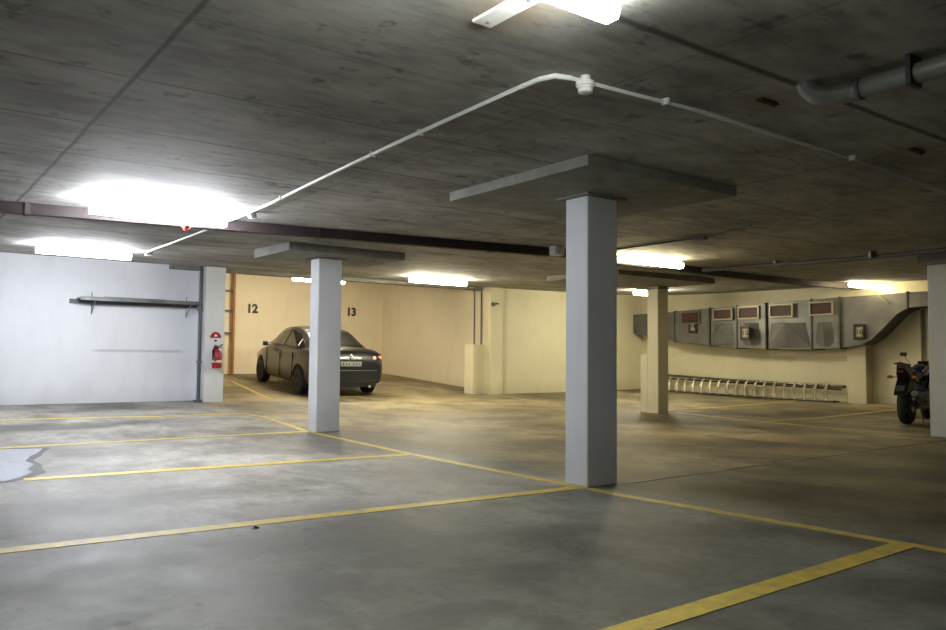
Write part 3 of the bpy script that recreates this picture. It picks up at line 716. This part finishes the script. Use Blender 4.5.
    # rear details
    for s in (-1, 1):
        bm = BM(); prism(bm, [(s*.44, .80), (s*.76, .79), (s*.80, .86), (s*.775, .945), (s*.56, .95), (s*.46, .92)], 'Y', -2.262, -2.10)
        bmesh.ops.transform(bm, matrix=Matrix.Translation((0, -2.15, 0)) @ Matrix.Rotation(s*R(14), 4, 'Z') @ Matrix.Translation((0, 2.15-.03, 0)), verts=bm.verts[:])
        l = obj('tail_lamp', bm, 'lens_red', t)
        for xx in (.56, .70):
            bm = BM(); lathe(bm, [(.045, 0), (.045, -.02), (.03, -.026)], 'Y', (s*xx, -2.245+(.045 if xx > .6 else .005), .86), 18); obj('lamp_lens', bm, 'lens_clear', l)
        bm = BM(); tube(bm, [(s*(.84), .78, .97), (s*.92, .78, .98)], .02, 6); m1 = obj('door_mirror', box(bm, min(s*.90, s*1.02), max(s*.90, s*1.02), .74, .84, .94, 1.05, bev=.03), 'carpaint', t, smooth=True)
        for y in (.0, -.95): obj('door_handle', bx(min(s*.895, s*.925), max(s*.895, s*.925), y-.10, y+.08, .80, .825, bev=.008), 'carpaint', t)
        for y in (-.14, .86, -1.02): obj('door_gap', bx(min(s*.88, s*.9015), max(s*.88, s*.9015), y-.002, y+.002, .30, .90), 'black', t)
        bm = BM(); prism(bm, [(s*.50, .60), (s*.76, .62), (s*.72, .70), (s*.50, .72)], 'Y', 2.05, 2.17); obj('head_lamp', bm, 'lens_clear', t)
    pl = obj('number_plate', bx(-.24, .24, -2.298, -2.25, .68, .78, bev=.004), 'plate', t)
    bm = BM()
    for x in (-.19, -.12, -.05, .05, .12, .19): box(bm, x-.016, x+.016, -2.302, -2.297, .705, .755)
    obj('plate_characters', bm, 'plate_ink', pl)
    obj('plate_light_bar', bx(-.34, .34, -2.286, -2.24, .80, .812), 'carpaint', t)
    bm = BM()   # diamond badge, its chrome shine painted as pale matte colour
    o_ = [(0, .945), (.045, .895), (0, .845), (-.045, .895)]; i_ = [(0, .915), (.020, .895), (0, .875), (-.020, .895)]
    A = [bm.verts.new((x, -2.285, z)) for x, z in o_]; B = [bm.verts.new((x, -2.292, z)) for x, z in i_]; D = [bm.verts.new((x, -2.24, z)) for x, z in o_]
    for i in range(4): bm.faces.new([A[i], A[(i+1) % 4], B[(i+1) % 4], B[i]]); bm.faces.new([A[i], A[(i+1) % 4], D[(i+1) % 4], D[i]])
    obj('badge', bm, 'sign_white', t)
    obj('bumper_strip', bx(-.62, .62, -2.30, -2.2, .575, .595, bev=.006), 'alloy', t)
    obj('lower_valance', bx(-.60, .60, -2.27, -2.0, .22, .32, bev=.02), 'black', t)
    obj('exhaust_pipe', tube(BM(), [(.45, -2.30, .24), (.45, -2.0, .24)], .03, 12), 'chrome', t)
    obj('antenna', tube(BM(), [(0, -.75, 1.42), (0, -.95, 1.52)], .006, 6), 'black', t)
    return t
car()

# ------------------------------------------------------------------ motorcycle
def bike():
    t = thing('motorcycle', 'blue and black sport motorcycle parked behind the right-hand column', 'motorcycle', (12.25, 5.68, .008), (0, R(0), R(-90+12)))
    t.scale = (.95, .95, .95)
    # local: +Y forward, rear wheel centre at y=0
    for y, nm in ((0, 'rear_wheel'), (1.38, 'front_wheel')):
        w_ = .075 if y == 0 else .055; r0 = .305
        bm = BM(); lathe(bm, [(.20, -w_), (.27, -w_*1.05), (.30, -w_*.7), (.312, 0), (.30, w_*.7), (.27, w_*1.05), (.20, w_)], 'X', (0, y, .31), 36, cap=False)
        w = obj('wheel', bm, 'rubber', t, smooth=True)
        bm = BM(); lathe(bm, [(.205, -w_*.9), (.19, 0), (.205, w_*.9)], 'X', (0, y, .31), 32, cap=False); lathe(bm, [(.04, -w_), (.04, w_)], 'X', (0, y, .31), 16)
        for k in range(6):
            a = 2*PI*k/6; box(bm, -.015, .015, -.016, .016, .03, .2, Matrix.Translation((0, y, .31)) @ Matrix.Rotation(a, 4, 'X'))
        obj('rim', bm, 'alloy', w)
        bm = BM(); lathe(bm, [(.12, w_+.012), (.12, w_+.017)], 'X', (0, y, .31), 24); obj('brake_disc', bm, 'chrome', w)
    bm = BM(); [tube(bm, [(s*.105, 0, .31), (s*.10, .48, .38)], .022, 8) for s in (-1, 1)]; obj('swingarm', bm, 'alloy', t)
    bm = BM()
    for s in (-1, 1): tube(bm, [(s*.12, .48, .36), (s*.14, .55, .65), (s*.10, 1.0, .86)], .024, 8); tube(bm, [(s*.10, .5, .62), (s*.07, -.15, .82)], .016, 8)
    obj('frame', bm, 'black', t)
    bm = BM(); box(bm, -.17, .17, .46, .92, .22, .52, bev=.04); box(bm, -.13, .13, .62, .86, .50, .68, bev=.03); obj('engine', bm, 'alloy', t, smooth=True)
    # tank
    bm = BM(); rings = []
    for (y, w, zb, zt) in ((.38, .09, .72, .80), (.48, .14, .68, .88), (.65, .17, .68, .95), (.82, .17, .70, .96), (.96, .12, .76, .90), (1.02, .06, .80, .86)):
        ring = []
        for k in range(12):
            a = 2*PI*k/12; ring.append(bm.verts.new((w*math.cos(a), y, (zb+zt)/2+(zt-zb)/2*math.sin(a))))
        rings.append(ring)
    for a, b in zip(rings[:-1], rings[1:]):
        for k in range(12): bm.faces.new([a[k], a[(k+1) % 12], b[(k+1) % 12], b[k]])
    bm.faces.new(rings[0]); bm.faces.new(rings[-1]); tk = obj('tank', bm, 'blue', t, smooth=True, sub=1, auto=80)
    bm = BM()
    for s in (-1, 1): tube(bm, [(s*.135, .46, .83), (s*.158, .62, .89), (s*.158, .80, .91)], .014, 6)
    obj('stripe', bm, 'sign_white', tk)
    bm = BM(); prism(bm, [(.42, .80), (.40, .70), (.05, .76), (-.02, .80), (.0, .83), (.25, .81)], 'X', -.13, .13); obj('seat', bm, 'black', t)
    # tail cowl rising to the rear
    bm = BM(); rings = []
    for (y, w, z0, z1) in ((.22, .13, .66, .80), (.0, .12, .70, .86), (-.20, .095, .78, .93), (-.36, .05, .88, .96)):
        rings.append([bm.verts.new(v) for v in ((-w, y, z0), (w, y, z0), (w*.9, y, z1), (-w*.9, y, z1))])
    for a, b in zip(rings[:-1], rings[1:]):
        for k in range(4): bm.faces.new([a[k], a[(k+1) % 4], b[(k+1) % 4], b[k]])
    bm.faces.new(rings[0]); bm.faces.new(rings[-1]); obj('tail_cowl', bm, 'maroon', t, smooth=True, auto=50)
    obj('tail_lamp', bx(-.05, .05, -.335, -.27, .81, .85, bev=.01), 'maroon', t)
    bm = BM(); prism(bm, [(-.10, .76), (.0, .70), (.12, .66), (.12, .58), (-.30, .50), (-.36, .46), (-.38, .50), (-.26, .62)], 'X', -.09, .09); obj('rear_mudguard', bm, 'black', t)
    obj('number_plate', box(BM(), -.06, .06, -.006, .006, -.05, .05, Matrix.Translation((0, -.37, .57)) @ Matrix.Rotation(R(-40), 4, 'X')), 'plate_ink', t)
    for s in (-1, 1):
        bm = BM(); tube(bm, [(s*.05, -.22, .74), (s*.15, -.25, .74)], .008, 6); i_ = obj('indicator', bm, 'black', t)
        obj('indicator_lens', lathe(BM(), [(.012, s*.13), (.026, s*.15), (.022, s*.20), (.006, s*.215)] , 'X', (0, -.25, .74), 14), 'amber', i_, smooth=True)
        bm = BM(); tube(bm, [(s*.14, .98, .92), (s*.28, .88, .96), (s*.36, .80, .94)], .013, 8); obj('handlebar', bm, 'black', t)
        bm = BM(); tube(bm, [(s*.16, .96, .95), (s*.24, .94, 1.08)], .006, 6); mr_ = obj('mirror', box(bm, min(s*.20, s*.30), max(s*.20, s*.30), .93, .95, 1.07, 1.13, bev=.008), 'black', t)
        bm = BM(); tube(bm, [(s*.10, 1.02, .92), (s*.10, 1.16, .62), (s*.10, 1.38, .31)], .024, 10); obj('fork_leg', bm, 'alloy', t)
        bm = BM(); tube(bm, [(s*.14, .42, .36), (s*.20, .42, .35)], .012, 6); obj('footrest', bm, 'black', t)
    bm = BM(); prism(bm, [(1.02, .92), (1.30, .80), (1.34, .66), (1.10, .58), (.86, .52), (.70, .56), (.88, .80)], 'X', -.16, .16); obj('fairing', bm, 'blue', t)
    obj('head_lamp', lathe(BM(), [(.05, 1.30), (.07, 1.34), (.03, 1.36)], 'Y', (0, 0, .74), 20), 'lens_clear', t, smooth=True)
    bm = BM(); prism(bm, [(1.06, .90), (1.14, .99), (1.16, .98), (1.26, .86)], 'X', -.08, .08); obj('windscreen', bm, 'glass', t)
    bm = BM(); tube(bm, [(.17, .60, .26), (.17, .30, .27), (.17, .12, .36), (.17, -.28, .50)], .03, 12, radii=[.022, .024, .045, .048]); obj('exhaust', bm, 'steel', t, smooth=True)
    bm = BM()
    for q in (-1, 1): tube(bm, [(q*.09, .42, .30), (q*.15, .36, .004)], .012, 6)
    tube(bm, [(-.13, .38, .09), (.13, .38, .09)], .010, 6); obj('centre_stand', bm, 'rack', t)
    bm = BM(); prism(bm, [(1.08, .62), (1.38, .66), (1.66, .50), (1.62, .48), (1.38, .62), (1.12, .58)], 'X', -.06, .06); obj('front_mudguard', bm, 'blue', t)
    return t
bike()

# litter: a couple of dark specks / fallen leaves seen on the floor
for (x, y, lb) in ((1.70, 4.26, 'small dry dark leaf on the bare floor just below the yellow line'),):
    bm = BM(); tube(bm, [(x-.02, y, .004), (x, y+.01, .009), (x+.02, y, .004)], .012, 6, radii=[.002, .009, .002]); tag(obj('dead_leaf', bm, 'rust'), lb, 'leaf')

# ------------------------------------------------------------------ camera and render settings
f_px = 798.337
cam = bpy.data.cameras.new('camera'); cam.sensor_width = 36; cam.lens = f_px/946*36; cam.clip_start = .05
co = bpy.data.objects.new('camera', cam); C.objects.link(co)
fw = Vector((.596369, .801018, .052088)); r_ = Vector((.801799, -.597528, .008888)); u_ = Vector((-.038244, -.036464, .998603))
m = Matrix(((r_.x, u_.x, -fw.x, 0), (r_.y, u_.y, -fw.y, 0), (r_.z, u_.z, -fw.z, .9542), (0, 0, 0, 1)))
co.matrix_world = m
bpy.context.scene.camera = co
w = bpy.data.worlds.new('world'); bpy.context.scene.world = w; w.use_nodes = True
w.node_tree.nodes['Background'].inputs[0].default_value = (.02, .02, .022, 1); w.node_tree.nodes['Background'].inputs[1].default_value = .2
sc = bpy.context.scene
sc.view_settings.view_transform = 'Standard'; sc.view_settings.look = 'None'; sc.view_settings.gamma = 1; sc.view_settings.use_curve_mapping = False
sc.view_settings.exposure = 1.35
sc.cycles.use_denoising = True
sc.cycles.max_bounces = 10; sc.cycles.diffuse_bounces = 6; sc.cycles.glossy_bounces = 4
sc.cycles.sample_clamp_indirect = 4
